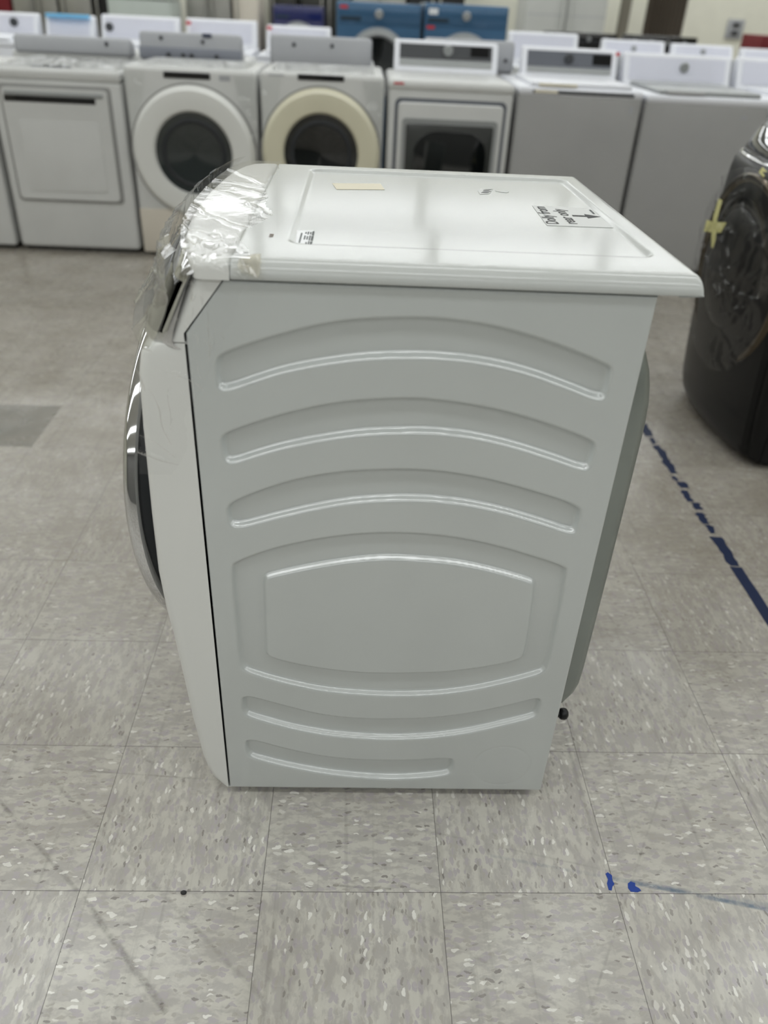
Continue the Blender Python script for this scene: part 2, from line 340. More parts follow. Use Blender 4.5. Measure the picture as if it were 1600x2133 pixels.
# ------------------------------------------------------------------ the front-load washer, used for the white one and the black one
BANDS = {
'B1':[(-47,877),(-38,887),(-5,901),(46,919),(96,933),(146,941),(212,945),(250,944),(301,939),(353,928),(407,912),(462,892),(473,885),(476,876),(476,842),(465,834),(417,852),(361,871),(307,882),(255,887),(203,887),(148,883),(96,874),(45,862),(10,849),(-34,831),(-46,836),(-49,851)],
'B2':[(-48,764),(-38,774),(8,793),(61,811),(114,824),(167,831),(220,834),(260,831),(314,824),(370,811),(427,793),(467,778),(476,768),(476,733),(464,725),(417,742),(359,760),(302,773),(246,778),(210,777),(151,773),(97,763),(42,749),(5,736),(-34,720),(-46,727),(-48,745)],
'B3':[(-47,649),(-38,661),(3,682),(60,704),(115,716),(171,722),(227,724),(270,721),(327,712),(387,696),(448,677),(471,665),(475,656),(476,623),(466,615),(416,633),(354,652),(294,664),(236,668),(192,667),(135,661),(78,647),(20,629),(-31,611),(-45,618),(-48,631)],
'B4o':[(-48,541),(-38,554),(15,579),(71,596),(126,608),(181,614),(239,614),(296,608),(353,596),(413,577),(463,560),(475,548),(477,346),(470,331),(451,320),(390,296),(328,278),(264,269),(200,267),(110,273),(47,288),(-15,310),(-41,324),(-47,339),(-47,447)],
'B4i':[(7,516),(13,521),(70,538),(127,552),(187,561),(243,559),(301,554),(360,540),(417,522),(422,515),(427,373),(420,360),(363,342),(302,330),(239,326),(172,324),(110,330),(48,343),(7,357),(5,368),(7,474)],
'B5':[(-47,255),(-43,263),(-30,265),(25,244),(89,222),(155,213),(224,213),(289,218),(354,231),(417,252),(463,271),(474,269),(477,259),(477,231),(470,219),(424,201),(360,177),(294,162),(227,156),(178,157),(111,163),(45,179),(2,195),(-39,212),(-47,224)],
'B6':[(-47,142),(-44,153),(-28,154),(22,133),(89,113),(158,103),(260,104),(330,113),(338,103),(340,79),(333,61),(279,50),(210,45),(112,56),(43,74),(-2,89),(-37,103),(-46,115)]}
YN, YF, YC = .1935, .852, .523          # near side, far side, middle of the machine
def edge_samples(a, b, step, rr):
    e = [0, rr * .08, rr * .2, rr * .4, rr * .65, rr]; n = max(2, int((b - a - 2 * rr) / step))
    return np.array([a + x for x in e] + list(np.linspace(a + rr, b - rr, n + 1)[1:-1]) + [b - x for x in reversed(e)])
def make_washer(root, body, lidm, plast, fancy=True, bow=.006, rc_=.016, ring=(-.1679, .5616, .31, -.0659, -.0325), ringm=None):
    RR = .0035; step = .0022 if fancy else .008
    # -- embossed near side panel
    s = edge_samples(0, 1, step / .592, RR / .592); zs = edge_samples(.021, .9805, step, RR)
    Sg, Z = np.meshgrid(s, zs, indexing='ij')
    xmin = np.where(Z > .911, -.080 + (Z - .911) * (.052 / .0695), -.080); X = xmin + (.5115 - xmin) * Sg
    Xm, Zm = X * 1000, Z * 1000; h = np.zeros_like(X); wdt, dep = 8.4, .0108
    for k in ('B1', 'B2', 'B3', 'B5', 'B6'):
        d = sdf(smooth_poly(BANDS[k], 2), Xm, Zm); h = np.maximum(h, dep * sstep(-d / wdt))
    d = sdf(smooth_poly(BANDS['B4o'], 2), Xm, Zm); di = sdf(smooth_poly(BANDS['B4i'], 2), Xm, Zm)
    h = np.maximum(h, dep * .85 * np.minimum(sstep(-d / wdt), sstep(di / wdt)))
    rc = np.hypot(Xm - 427, (Zm - 91) * 1.0); h += .0008 * np.exp(-((rc - 53) / 1.1) ** 2)
    bd = np.minimum(np.minimum(X - xmin, .5115 - X), np.minimum(Z - .021, .9805 - Z)); bd = np.clip(bd, 0, RR)
    h += RR - np.sqrt(np.maximum(RR * RR - (RR - bd) ** 2, 0))
    P = np.stack([X, YN + h, Z], -1)
    # skirt turned in along the border
    top = np.concatenate([P[:, :1], P, P[:, -1:]], 1); top = np.concatenate([top[:1], top, top[-1:]], 0).copy()
    top[0, :, 1] = top[-1, :, 1] = YN + .016; top[:, 0, 1] = top[:, -1, 1] = YN + .016
    gridmesh('side_panel', top, body, root)
    # -- cabinet behind it
    bm = BM(); box(bm, -.078, .5085, YN + .012, YF - .004, .030, .972, .004)
    obj('cabinet', bm, mat('cabinet_shadow_steel', (120, 124, 122), .45, metal=.4) if fancy else body, root)
    bm = BM(); box(bm, -.04, .50, YN + .03, YF - .03, .012, .030, .003)
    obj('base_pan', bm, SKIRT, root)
    for fx in (-.03, .47):
        for fy in (YN + .05, YF - .05):
            obj('foot', lathe(BM(), (fx, fy, 0), [(.0, 0), (.022, 0), (.024, .006), (.018, .014), (.008, .016), (.008, .03)], 2, 20), BLACKP, root)
    # -- rear cover
    if fancy:
        lv = [(.185, .506, .05), (.188, .516, .035), (.196, .529, .022), (.212, .541, .012), (.235, .549, .005), (.262, .5535, .001), (.30, .555, 0), (.5, .556, 0), (.70, .556, 0), (.78, .5555, 0), (.815, .5535, .001), (.84, .550, .004), (.862, .545, .008), (.882, .538, .015), (.900, .530, .022), (.915, .521, .032), (.926, .512, .045), (.930, .506, .055)]
        rows = []
        for (z, x, ins) in lv:
            y0, y1 = YN + .03 + ins, YF - .03 - ins; e = x - .506
            rows.append([(.506, y0, z), (.506 + e * .7, y0 + .004, z), (.506 + e * .95, y0 + .014, z), (x, y0 + .028, z), (x, y1 - .028, z), (.506 + e * .95, y1 - .014, z), (.506 + e * .7, y1 - .004, z), (.506, y1, z)])
        sh = gridmesh('rear_cover', np.array(rows), STEEL, root, angle=50)
        bm = lathe(BM(), (.5, .262, .158), [(.0065, 0), (.0065, .038), (.009, .039), (.011, .042), (.0115, .048), (.010, .052), (.006, .055), (0, .056)], 0, 24)
        obj('drain_plug', bm, BLACKP, root, label='small black rubber plug at the lower rear')
    # -- lid
    X0, X1, Y0, Y1, ZT, LR, LY = -.0185, .5655, .186, .856, 1.006, .019, .024
    st = .003 if fancy else .012
    xs = edge_samples(X0, X1, st, .010); ys = np.concatenate([Y0 + LY * (1 - np.cos(np.linspace(0, PI / 2, 20))), np.linspace(Y0 + LY, Y1 - .012, int(.64 / st))[1:], Y1 - .012 * (1 - np.sin(np.linspace(0, PI / 2, 6)))[1:]])
    ys = np.unique(np.round(ys, 6)); X, Y = np.meshgrid(xs, ys, indexing='ij')
    Xt = X - np.where(X > .3, (Y - Y0) * .018, 0) * ((X - .3).clip(0) / .2655)
    Z = np.full_like(X, ZT)
    dn = np.clip(Y - Y0, 0, LY) / LY; Z -= LR * (1 - np.sqrt(np.maximum(1 - (1 - dn) ** 2.0, 0)))
    df = np.clip(Y1 - Y, 0, .012); Z -= .012 - np.sqrt(np.maximum(.012 ** 2 - (.012 - df) ** 2, 0))
    dr = np.clip(X1 - X, 0, .010); Z -= (.010 - np.sqrt(np.maximum(.01 ** 2 - (.010 - dr) ** 2, 0))) * 1.0
    dl = np.clip(X - X0, 0, .002); Z -= .0012 * (1 - dl / .002) ** 2
    rp = rrect(.2875, .545, .49, .535, .022); d = sdf(rp, X, Y); Z -= .0042 * sstep(-d / .009)
    ribs = np.exp(-((Y - .262) / .003) ** 2) * 0
    Z += ribs; Z = np.maximum(Z, .9855); P = np.stack([Xt, Y, Z], -1)
    Q = np.concatenate([P[:, :1], P[:, :1], P, P[:, -1:], P[:, -1:]], 1).copy()
    Q[:, 0] = Q[:, 2]; Q[:, 0, 1] += .012; Q[:, 0, 2] = .9825; Q[:, 1, 1] += .001; Q[:, 1, 2] = .984
    Q[:, -2, 2] = .984; Q[:, -1, 2] = .9825; Q[:, -1, 1] -= .012
    Q = np.concatenate([Q[:1], Q, Q[-1:], Q[-1:]], 0).copy(); Q[0, :, 2] = .9825; Q[-2, :, 2] = .984; Q[-1, :, 2] = .9825; Q[-1, :, 0] -= .03
    top = gridmesh('top_panel', Q, lidm, root, angle=60)
    # -- white plastic console top
    arc = [(-.0195, .187), (-.052, .187), (-.061, .190), (-.067, .198), (-.080, .240), (-.094, .315), (-.102, .372), (-.107, .45), (-.1085, .525), (-.107, .60), (-.102, .690), (-.094, .765), (-.083, .812), (-.068, .842), (-.05, .853), (-.0195, .856)]
    obj('console_top', prism(BM(), arc, 2, .9825, 1.0055, .010, 5), PLASTIC if fancy else plast, root)
    # -- fascia: lofted by height
    prof = [(.0225, -.088), (.030, -.100), (.048, -.113), (.075, -.121), (.101, -.126), (.2, -.136), (.30, -.143), (.395, -.150), (.45, -.156), (.523, -.160), (.63, -.158), (.774, -.153), (.85, -.149), (.880, -.143), (.893, -.132), (.897, -.115)]
    def fasc(levels, A, back, mat_, name, yin=0.0, n=28):
        rows = []
        for (z, xf, xb, a) in levels:
            row = [(xb, YN + .0005 + yin, z)]; rcx = rc_
            xf_ = min(xf, xb - .004)
            for i in range(6):
                t = (i / 5) * PI / 2; rr = min(rcx, (xb - xf_) * .8); row.append((xf_ + rr - rr * math.sin(t), YN + .0005 + yin + rr - rr * math.cos(t), z))
            for i in range(1, n):
                Yv = YN + .012 + yin + (YF - YN - .024 - 2 * yin) * i / n; uu = (Yv - YC) / ((YF - YN) / 2); row.append((xf_ - a * max(0, 1 - uu * uu) ** (1 if fancy else .7), Yv, z))
            for i in range(6):
                t = (1 - i / 5) * PI / 2; rr = min(rcx, (xb - xf_) * .8); row.append((xf_ + rr - rr * math.sin(t), YF - .0005 - yin - rr + rr * math.cos(t), z))
            row.append((xb, YF - .0005 - yin, z)); rows.append(row)
        rows = [[(back, p[1], rows[0][0][2]) for p in rows[0]]] + rows + [[(back, p[1], rows[-1][0][2]) for p in rows[-1]]]
        return gridmesh(name, np.array(rows), mat_, root, angle=45)
    fasc([(z, x, -.0825, bow) for z, x in prof], .0, -.075, plast, 'front_panel')
    lv = [(.899, -.112, -.0825, .02), (.902, -.108, -.0825, .04), (.911, -.100, -.0825, .05), (.94, -.088, -.060, .05), (.9655, -.076, -.0405, .045), (.981, -.067, -.029, .04), (.9835, -.066, -.027, .04)]
    fasc(lv, .0, -.02, plast, 'console_body')
    # -- chrome control console, bowed
    def con(k, uu, off):
        z = .990 - .094 * k; x0 = -.064 - .035 * k; A = .044 + .036 * k; e = .55 - .1 * k
        return (x0 - A * max(0, 1 - uu * uu) ** e - off, YC + uu * ((YF - YN) / 2 + .002 - .0), z)
    us = [math.sin(PI / 2 * t) for t in np.linspace(-1, 1, 61)]; rows = []
    ks = [(-.05, -.010), (-.03, -.003), (0, .0015), (.04, .004), (.2, .0055), (.5, .006), (.8, .0055), (.93, .004), (.99, .001), (1.03, -.004), (1.06, -.012)]
    for k, off in ks: rows.append([con(k, q, off + (.0 if abs(q) < .97 else -.003)) for q in us])
    ch = gridmesh('control_console', np.array(rows), CHROME, root, angle=70)
    rows = [[con(k, q, o_) for q in [math.sin(PI / 2 * t) for t in np.linspace(-.90, .90, 61)]] for k, o_ in ((.14, .0055), (.17, .0085), (.5, .009), (.83, .0085), (.86, .0055))]
    dp = gridmesh('display_panel', np.array(rows), BLACKG, ch, angle=70)
    # -- door: chrome ring, dark bowl, tinted glass
    x0, zc, R_, tl, b_ = ring
    rows = []
    pf = [(0.0, .020), (.0, .012), (-.002, .005), (-.006, .001), (-.012, .0), (-.020, .001), (-.028, .004), (-.032, .010), (-.032, .020), (-.020, .024), (-.008, .024)]
    for i in range(128):
        th = 2 * PI * i / 128; row = []
        for (dr_, dx_) in pf:
            rr = R_ + dr_; y = YC - rr * math.cos(th); s_ = rr * math.sin(th); xx = x0 + s_ * math.sin(tl) + b_ * math.cos(th) ** 2 + dx_
            row.append((xx, y, zc + s_ * math.cos(tl)))
        rows.append(row + [row[0]])
    door = gridmesh('door', np.array(rows), ringm or CHROME, root, closed_u=True, angle=60)
    def dome(lst, name, m_, par):
        rows = []
        for i in range(96):
            th = 2 * PI * i / 96; rows.append([(x0 + rr * math.sin(th) * math.sin(tl) + b_ * math.cos(th) ** 2 * (rr / R_) ** 2 + dx_, YC - rr * math.cos(th), zc + rr * math.sin(th) * math.cos(tl)) for rr, dx_ in lst])
        return gridmesh(name, np.array(rows), m_, par, closed_u=True, angle=60)
    dome([(.281, .016), (.25, .006), (.215, -.002), (.205, .002)], 'door_frame', BLACKP if fancy else BLACKG, door)
    dome([(.207, .002), (.19, -.008), (.14, -.020), (.08, -.027), (.03, -.030), (.0005, -.030)], 'window', GLASSD, door)
    dome([(.300, .018), (.292, .030), (.285, .052), (.27, .060)], 'door_seal', DARKI, door)
    bm = BM(); box(bm, -.172, -.16, .240, .262, .50, .58, .003)
    obj('hinge', bm, DARKI, door)
    # tub opening behind the door
    obj('door_opening', lathe(BM(), (-.150, YC, zc), [(.285, -.010), (.27, .0), (.27, .03)], 0, 64, sx=1, sy=1), BLACKP, root)
    return top
HX = .2
hero = thing('front_load_washer', 'white front-load washing machine with embossed side panel, standing alone in the foreground', 'washing machine', (.2, .52, 0))
lid = make_washer(hero, ENAMEL, LIDM, PLASTIC, True)
# stickers and marks on the lid
ZL = 1.006 - .0042 + .0003
def flat(name, pts, z, m_, par, label=None, th=.0004): return obj(name, prism(BM(), pts, 2, z, z + th), m_, par, label=label, smooth=False)
flat('masking_tape', [(.0872, .700), (.0965, .650), (.1785, .664), (.1722, .715)], ZL, TAN, lid, 'strip of cream masking tape')
flat('torn_label', [(.3424, .690), (.3500, .706), (.3600, .703), (.3720, .709), (.3668, .690), (.3603, .668), (.3500, .664), (.3427, .660)], ZL, PAPER, lid, 'scrap of a torn label')
for pp in ([(.346, .672), (.3575, .673), (.366, .688), (.352, .684)], [(.352, .692), (.362, .6935), (.3705, .706), (.356, .699)]): flat('ink_mark', pp, ZL + .0005, DGRY, lid)
flat('label_residue', [(.374, .697), (.398, .693), (.393, .683), (.377, .690)], ZL, PAPER, lid)
stk = flat('dolly_sticker', [(.4200, .5885), (.5165, .5815), (.5190, .4535), (.4180, .4515)], ZL, PAPER, lid, 'translucent white sticker with black writing')
mw = Matrix.Translation((.4385, .4605, ZL + .0006)) @ Matrix.Rotation(math.radians(90), 4, 'Z')
text('lettering', 'Dolly from', .0272, INK, stk, mw)
mw = Matrix.Translation((.4680, .4660, ZL + .0006)) @ Matrix.Rotation(math.radians(91), 4, 'Z')
text('lettering', 'rear only', .0272, INK, stk, mw)
flat('arrow', [(.4725, .5262), (.4725, .5185), (.4945, .5185), (.4945, .5085), (.5170, .5225), (.4945, .5365), (.4945, .5262)], ZL + .0005, INK, stk)
mw = Matrix.Translation((.5140, .540, ZL + .0006)) @ Matrix.Rotation(math.radians(90), 4, 'Z')
text('fine_print', 'W10139210A', .0055, GINK, stk, mw)
bl = flat('parts_label', [(.0500, .3600), (.0722, .3635), (.0752, .2765), (.0535, .2755)], ZL, PAPER2, lid, 'small white label printed with codes')
rows_ = [(.0565, .295, .345, .0022), (.0620, .313, .333, .002), (.0623, .343, .352, .002), (.0655, .282, .300, .002), (.0655, .313, .331, .002), (.0655, .340, .355, .002), (.0688, .282, .303, .002), (.0688, .309, .333, .002), (.0688, .341, .354, .002)]
bm = BM()
for (x, a, b2, w) in rows_:
    yq = a
    while yq < b2: box(bm, x, x + w, yq, yq + .0019, ZL + .0004, ZL + .0007); yq += .0026
obj('printed_codes', bm, GINK, bl, smooth=False)
bm = BM()
for (a, b2) in ((.2785, .3035), (.3075, .3330), (.3365, .3585)):
    yq = a
    while yq < b2: w = random.choice((.0005, .0009, .0013)); box(bm, .0716, .0744, yq, yq + w, ZL + .0004, ZL + .0007); yq += w + random.choice((.0005, .0008))
obj('barcode', bm, GINK, bl, smooth=False)
mw = Matrix.Translation((.0222, .303, 1.0066)) @ Matrix.Rotation(math.radians(90), 4, 'Z')
text('ink_stamp', 'ELUK', .0075, BINK, lid, mw, 'tiny brown stamped letters')
# plastic wrap over the near top corner
def arcx(y): return float(np.interp(y, [.19, .24, .315, .372, .45, .525, .60, .69, .765, .812, .842], [-.066, -.080, -.094, -.102, -.107, -.1085, -.107, -.102, -.094, -.083, -.068]))
nu, nv = 150, 420; P = np.zeros((nu, nv, 3)); Tt = .66; Ts = .285
wn = np.random.default_rng(3); jit = np.cumsum(wn.normal(0, .0010, nv)); jit -= np.linspace(0, jit[-1], nv)
for j in range(nv):
    t = j / (nv - 1) * (Tt + Ts)
    if t < Tt - .02: y, z = .846 - t, 1.0085
    elif t < Tt + .008:
        a = (t - (Tt - .02)) / .028 * PI / 2; y, z = .206 - .0225 * math.sin(a), .9865 + .022 * math.cos(a)
    else: y, z = .1835 + .0, .9865 - (t - Tt - .008)
    if t < Tt: xl = arcx(y) - .006; xr = float(np.interp(y, [.19, .25, .30, .42, .47, .60, .85], [.006, -.004, -.012, .012, .006, -.010, -.012]))
    else:
        xl = float(np.interp(z, [.70, .78, .86, .893, .90, .99], [-.160, -.157, -.152, -.140, -.108, -.070])); xr = float(np.interp(z, [.70, .735, .75, .80, .835, .86, .905, .93, .99], [-.125, -.095, -.082, -.080, -.058, -.045, -.022, -.012, .004]))
    xr += jit[j]
    for i in range(nu):
        P[i, j] = (xl + (xr - xl) * i / (nu - 1), y, z)
Sx, Sy = P[..., 0], np.linspace(0, Tt + Ts, nv)[None, :] * np.ones((nu, 1))
h = folds(Sx, Sy, -.11, .0, 0, .62, 9, 4, (.08, .3), (.0008, .002), .0022, .0004, 1.2) + folds(Sx, Sy, -.16, .0, .55, .95, 38, 9, (.04, .18), (.0007, .002), .0045, .0007, 1.2) + folds(Sx, Sy, -.08, .02, .60, .72, 16, 11, (.03, .11), (.0007, .0018), .004, 0.)
hz = sstep((Sy - Tt + .05) / .08)
P[..., 1] -= h * (.15 + .85 * hz); P[..., 2] += h * (1 - hz) * 1.0
wr = gridmesh('plastic_wrap', P, WRAP, hero, angle=180, label='clear crumpled plastic wrap')
nu, nv = 90, 160; P = np.zeros((nu, nv, 3))
for j in range(nv):
    uu = math.sin(PI / 2 * (-.93 + 1.86 * j / (nv - 1)))
    for i in range(nu):
        k = -.12 + 1.25 * i / (nu - 1); kk = min(max(k, 0), 1.1)
        x = -.064 - .035 * kk - (.044 + .036 * kk) * max(0, 1 - uu * uu) ** .5; off = .010 + .016 * math.exp(-((k + .05) / .3) ** 2)
        if k < 0: x += -k * .12
        P[i, j] = (x - off, YC + uu * .332 - .002, .990 - .094 * k + (.014 if k < .05 else .014 * math.exp(-((k - .05) / .25) ** 2)))
h = folds(P[..., 1], P[..., 2], .2, .84, .88, 1.0, 60, 21, (.05, .2), (.001, .003), .006, .0012, None, 14); P[..., 0] -= h * .8; P[..., 2] += h * .35
gridmesh('loose_wrap', P, WRAP2, wr, angle=180, label='loose folds of clear plastic hanging over the console')
# amber tape tab holding the wrap
nu = 14; P = np.zeros((nu, nu, 3))
for i in range(nu):
    for j in range(nu):
        a, b2 = i / (nu - 1), j / (nu - 1); top_ = 1.0065 + .006 * a; bot = 1.003 - .014 * a ** .6 + (.006 if a > .95 else 0)
        P[i, j] = (-.008 + .026 * a, .180 + .022 * b2 - .002 * math.sin(9 * a + 5 * b2), bot + (top_ - bot) * b2)
gridmesh('amber_tape_tab', P, AMBER, wr, angle=180, label='crumpled amber adhesive tab')
# ------------------------------------------------------------------ the black washer at the right
blk = thing('front_load_washer', 'black front-load washing machine wrapped in clear plastic, cut off by the right edge', 'washing machine', (.2, .52, 0))
BR = (-.205, .5616, .31, -.04, .012)
make_washer(blk, BLACKB, BLACKB, BLACKB, False, .06, .03, BR, mat('dark_bronze_chrome', (96, 88, 76), .16, metal=1))
for ch in blk.children:
    if ch.name.startswith(('console_body', 'console_top')): ch.data.materials.clear(); ch.data.materials.append(CHAR)
    if ch.name.startswith('control_console'): ch.data.materials.clear(); ch.data.materials.append(CHAR)
for ch in blk.children:
    for g2 in ch.children:
        if g2.name.startswith('window'): g2.data.materials.clear(); g2.data.materials.append(BLACKB)
x0, zc, R_, tl, b_ = BR
rows = []
for i in range(300):
    th = 2 * PI * i / 300; row = []
    for q in range(91):
        rr = .322 * q / 90 + .001; row.append((x0 + rr * math.sin(th) * math.sin(tl) + b_ * math.cos(th) ** 2 * (rr / R_) ** 2 - .026 * (1 - (rr / .325) ** 2) ** .5 - .004, YC - rr * math.cos(th), zc + rr * math.sin(th) * math.cos(tl)))
    rows.append(row)
P = np.array(rows); h = folds(P[..., 1], P[..., 2], .2, .84, .25, .87, 110, 8, (.05, .3), (.002, .006), .012, .004, None, 20); P[..., 0] -= h
gridmesh('plastic_wrap', P, WRAPD, blk, closed_u=True, angle=180, label='crumpled clear plastic over the door')
def strip(name, pts, m_, par, label=None):       # a narrow bent ribbon through points, each (x,y,z, half width vector)
    P = np.array([[np.array(p) - np.array(w), np.array(p) + np.array(w)] for p, w in pts]); return gridmesh(name, P, m_, par, angle=180, label=label)
strip('tape_strip', [((-.222, .60, .69), (0, .0, .016)), ((-.232, .66, .675), (0, 0, .018)), ((-.232, .72, .665), (0, 0, .018)), ((-.222, .775, .655), (0, 0, .020)), ((-.210, .80, .64), (0, .0, .022))], YTAPE, blk, 'yellow tape across the door edge')
strip('tape_strip', [((-.205, .745, .75), (0, .017, 0)), ((-.226, .70, .70), (0, .018, 0)), ((-.236, .65, .645), (0, .02, 0)), ((-.240, .63, .615), (0, .008, 0))], YTAPE, blk, 'yellow tape strip hanging down')
strip('tape_strip', [((-.199, .50, .888), (0, .02, .004)), ((-.206, .50, .872), (0, .02, .004))], YTAPE, blk)
rows = []
for q in [math.sin(PI / 2 * t) for t in np.linspace(-.97, .97, 61)]:
    c = (-.099 - .080 * max(0, 1 - q * q) ** .45, YC + q * .329, .896); rows.append([(c[0] - .006 - .007 * math.cos(a), c[1], c[2] + .006 * math.sin(a)) for a in np.linspace(0, 2 * PI, 11)])
gridmesh('chrome_trim', np.array(rows), CHROME, blk, angle=180)
blk.location.x += 1.585; blk.location.y += 1.318
# ------------------------------------------------------------------ blue tape on the floor
bm = BM()
def ragged(bm, xa, xb, y0, y1, n, amp, z=.0006, sk=0):
    L, R2 = [], []
    for i in range(n + 1):
        y = y0 + (y1 - y0) * i / n; e = amp * (1.6 if i in (0, n) else 1)
        L.append((xa + sk * (y - y0) + random.uniform(-e, e), y)); R2.append((xb + sk * (y - y0) + random.uniform(-e, e), y + random.uniform(-.004, .004)))
    prism(bm, L + R2[::-1], 2, .0002, z)
ragged(bm, 1.190, 1.222, .50, .955, 8, .0008)
ragged(bm, 1.190, 1.221, .958, 1.10, 8, .004)
for y0, y1, a, b2 in ((1.115, 1.16, 1.196, 1.215), (1.165, 1.23, 1.189, 1.214), (1.245, 1.285, 1.196, 1.222), (1.29, 1.36, 1.190, 1.206), (1.375, 1.41, 1.194, 1.222), (1.415, 1.45, 1.190, 1.204), (1.465, 1.56, 1.190, 1.219), (1.56, 1.66, 1.193, 1.222), (1.67, 1.72, 1.196, 1.212), (1.73, 1.83, 1.190, 1.221), (1.84, 1.95, 1.192, 1.22)):
    ragged(bm, a, b2, y0, y1, 5, .005)
tag(obj('floor_tape', bm, TAPEB, smooth=False), 'torn navy tape line stuck along the floor toward the black washer', 'floor tape')
bm = BM(); prism(bm, [(.598, .006), (.603, .005), (.606, .012), (.611, .017), (.609, .024), (.611, .033), (.605, .039), (.600, .036), (.602, .026), (.598, .018)], 2, .0002, .0007)
tag(obj('tape_scrap', bm, TAPEBB, smooth=False), 'thin blue tape scrap on the floor at a tile corner', 'tape scrap')
bm = BM(); prism(bm, [(.636, .003), (.648, .002), (.655, .005), (.652, .010), (.647, .013), (.648, .019), (.641, .022), (.635, .018), (.633, .010)], 2, .0002, .0007)
tag(obj('tape_scrap', bm, TAPEBB, smooth=False), 'rounder blue tape scrap on the floor, right of the thin scrap', 'tape scrap')
bm = lathe(BM(), (-.131, -.003, 0), [(.0005, .0045), (.003, .004), (.0048, .002), (.0045, 0)], 2, 12, sx=1.1, sy=.8)
tag(obj('debris_crumb', bm, SKIRT), 'tiny dark crumb lying on the floor tile joint', 'crumb')
# ------------------------------------------------------------------ appliances in the rows
YR = 3.80
def cab(t, x0, x1, y0, y1, h, m_, rad=.014, kick=True):
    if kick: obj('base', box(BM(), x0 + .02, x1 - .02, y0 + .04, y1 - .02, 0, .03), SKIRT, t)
    return obj('cabinet', box(BM(), x0, x1, y0, y1, .022 if kick else 0, h, rad, 3), m_, t)
def app(name, label, cat, x0, x1, y0, y1, group=None): return thing(name, label, cat, ((x0 + x1) / 2, (y0 + y1) / 2, 0), group)
def rdoor(t, cx, cz, rr, wr_, y, ringm, glassm, dep=.04, inner=None):
    d = obj('door', lathe(BM(), (cx, y, cz), [(rr, .004), (rr, -.010), (rr * .985, -.020), (rr * .93, -dep), (rr * .80, -dep - .006), (wr_ * 1.07, -dep), (wr_ * 1.02, -dep + .012), (wr_, -dep + .02)], 1, 72), ringm, t)
    obj('window', lathe(BM(), (cx, y, cz), [(wr_ * 1.03, -dep + .014), (wr_ * .9, -dep + .018), (wr_ * .6, -dep + .030), (.0005, -dep + .036)], 1, 48), glassm, d)
    return d
def vconsole(t, x0, x1, yb, z0, z1, shell, face, knob=None, disp=None, lean=.05, name='console', low=None):
    """upright control console standing on the rear of the top, seen from the front; yb = rear plane"""
    pf = [(yb - .13, z0), (yb - .115, z0 + .02), (yb - .115 + lean, z1 - .012), (yb - .105 + lean, z1), (yb, z1), (yb, z0)]
    c = obj(name, prism(BM(), pf, 0, x0, x1, 0), shell, t)
    bv = c.modifiers.new('b', 'BEVEL'); bv.width = .012; bv.segments = 3; bv.limit_method = 'ANGLE'; bv.angle_limit = math.radians(50)
    def fp(z): return yb - .115 + lean * (z - z0 - .02) / (z1 - z0 - .032)
    def plate(nm, xa, xb, za, zb, m_, o=.003, par=c):
        pf2 = [(fp(za) - o, za), (fp(zb) - o, zb), (fp(zb) + .004, zb), (fp(za) + .004, za)]
        return obj(nm, prism(BM(), pf2, 0, xa, xb), m_, par, smooth=False)
    zb_, zt_ = z0 + .03, z1 - .018
    fc = plate('face_plate', x0 + .03, x1 - .035, zb_ + (low or 0), zt_, face)
    if low: plate('lower_plate', x0 + .03, x1 - .035, zb_, zb_ + low - .002, SILV)
    if knob: obj('knob', lathe(BM(), (knob[0], fp(knob[1]), knob[1]), [(knob[2], -.003), (knob[2], -.018), (knob[2] * .85, -.022), (.0005, -.022)], 1, 28), knob[3], c)
    if disp: plate('display', disp[0], disp[1], disp[2], disp[3], mat('display_black', (10, 10, 11), .45, spec=.2), .005)
    return c, fp
def sticker(t, x, y, z, w, h, m_=RED, name='price_sticker'): return obj(name, box(BM(), x, x + w, y - .0025, y, z, z + h), m_, t, smooth=False)
# dryer cut by the left edge
t = app('dryer', 'white machine at the far left, showing only a sliver beside the dryer', 'dryer', -2.46, -1.785, YR, YR + .7)
cab(t, -2.46, -1.785, YR, YR + .7, .905, WHT)
# B: plain dryer with rectangular door
t = app('dryer', 'white dryer with a rectangular door and a long black handle slot, left in the row', 'dryer', -1.755, -1.095, YR, YR + .7)
cab(t, -1.755, -1.095, YR, YR + .7, .86, WHT, .02)
obj('top_panel', box(BM(), -1.757, -1.093, YR - .004, YR + .70, .855, .908, .02, 4), WHT, t)
gd = obj('door_surround', prism(BM(), rrect(-1.43, .553, .565, .566, .02), 1, YR + .01, YR - .004, .003), mat('groove_grey', (150, 150, 148), .5), t)
d = obj('door', prism(BM(), rrect(-1.43, .553, .53, .535, .02), 1, YR, YR - .022, .008, 3), WHT, t)
obj('door_emboss', prism(BM(), rrect(-1.43, .50, .42, .35, .03), 1, YR - .02, YR - .026, .005, 3), WHT, d)
obj('handle_trim', box(BM(), -1.68, -1.185, YR - .030, YR - .02, .786, .806, .004), SILV, d)
obj('handle_recess', box(BM(), -1.685, -1.225, YR - .0235, YR - .01, .756, .784, .001), BLACKG, d)
obj('top_handle', box(BM(), -1.56, -1.36, YR + .08, YR + .10, .905, .918, .003), MGRY, t)
def loose_sheet(t, x0, x1, y0, y1, z, amp, seed, hang=None, name='plastic_film', m_=WRAP2):
    nx, ny = 90, 60; X, Y = np.meshgrid(np.linspace(x0, x1, nx), np.linspace(y0, y1, ny), indexing='ij')
    h = creases(X * 10, Y * 10, 8, .8, 4, seed, amp) + creases(X * 10, Y * 10, 7, 5, 12, seed + 1, amp * .4)
    return gridmesh(name, np.stack([X, Y, z + h], -1), m_, t, angle=180)
loose_sheet(t, -1.74, -1.10, YR + .02, YR + .66, .910, .035, 31, name='plastic_film')
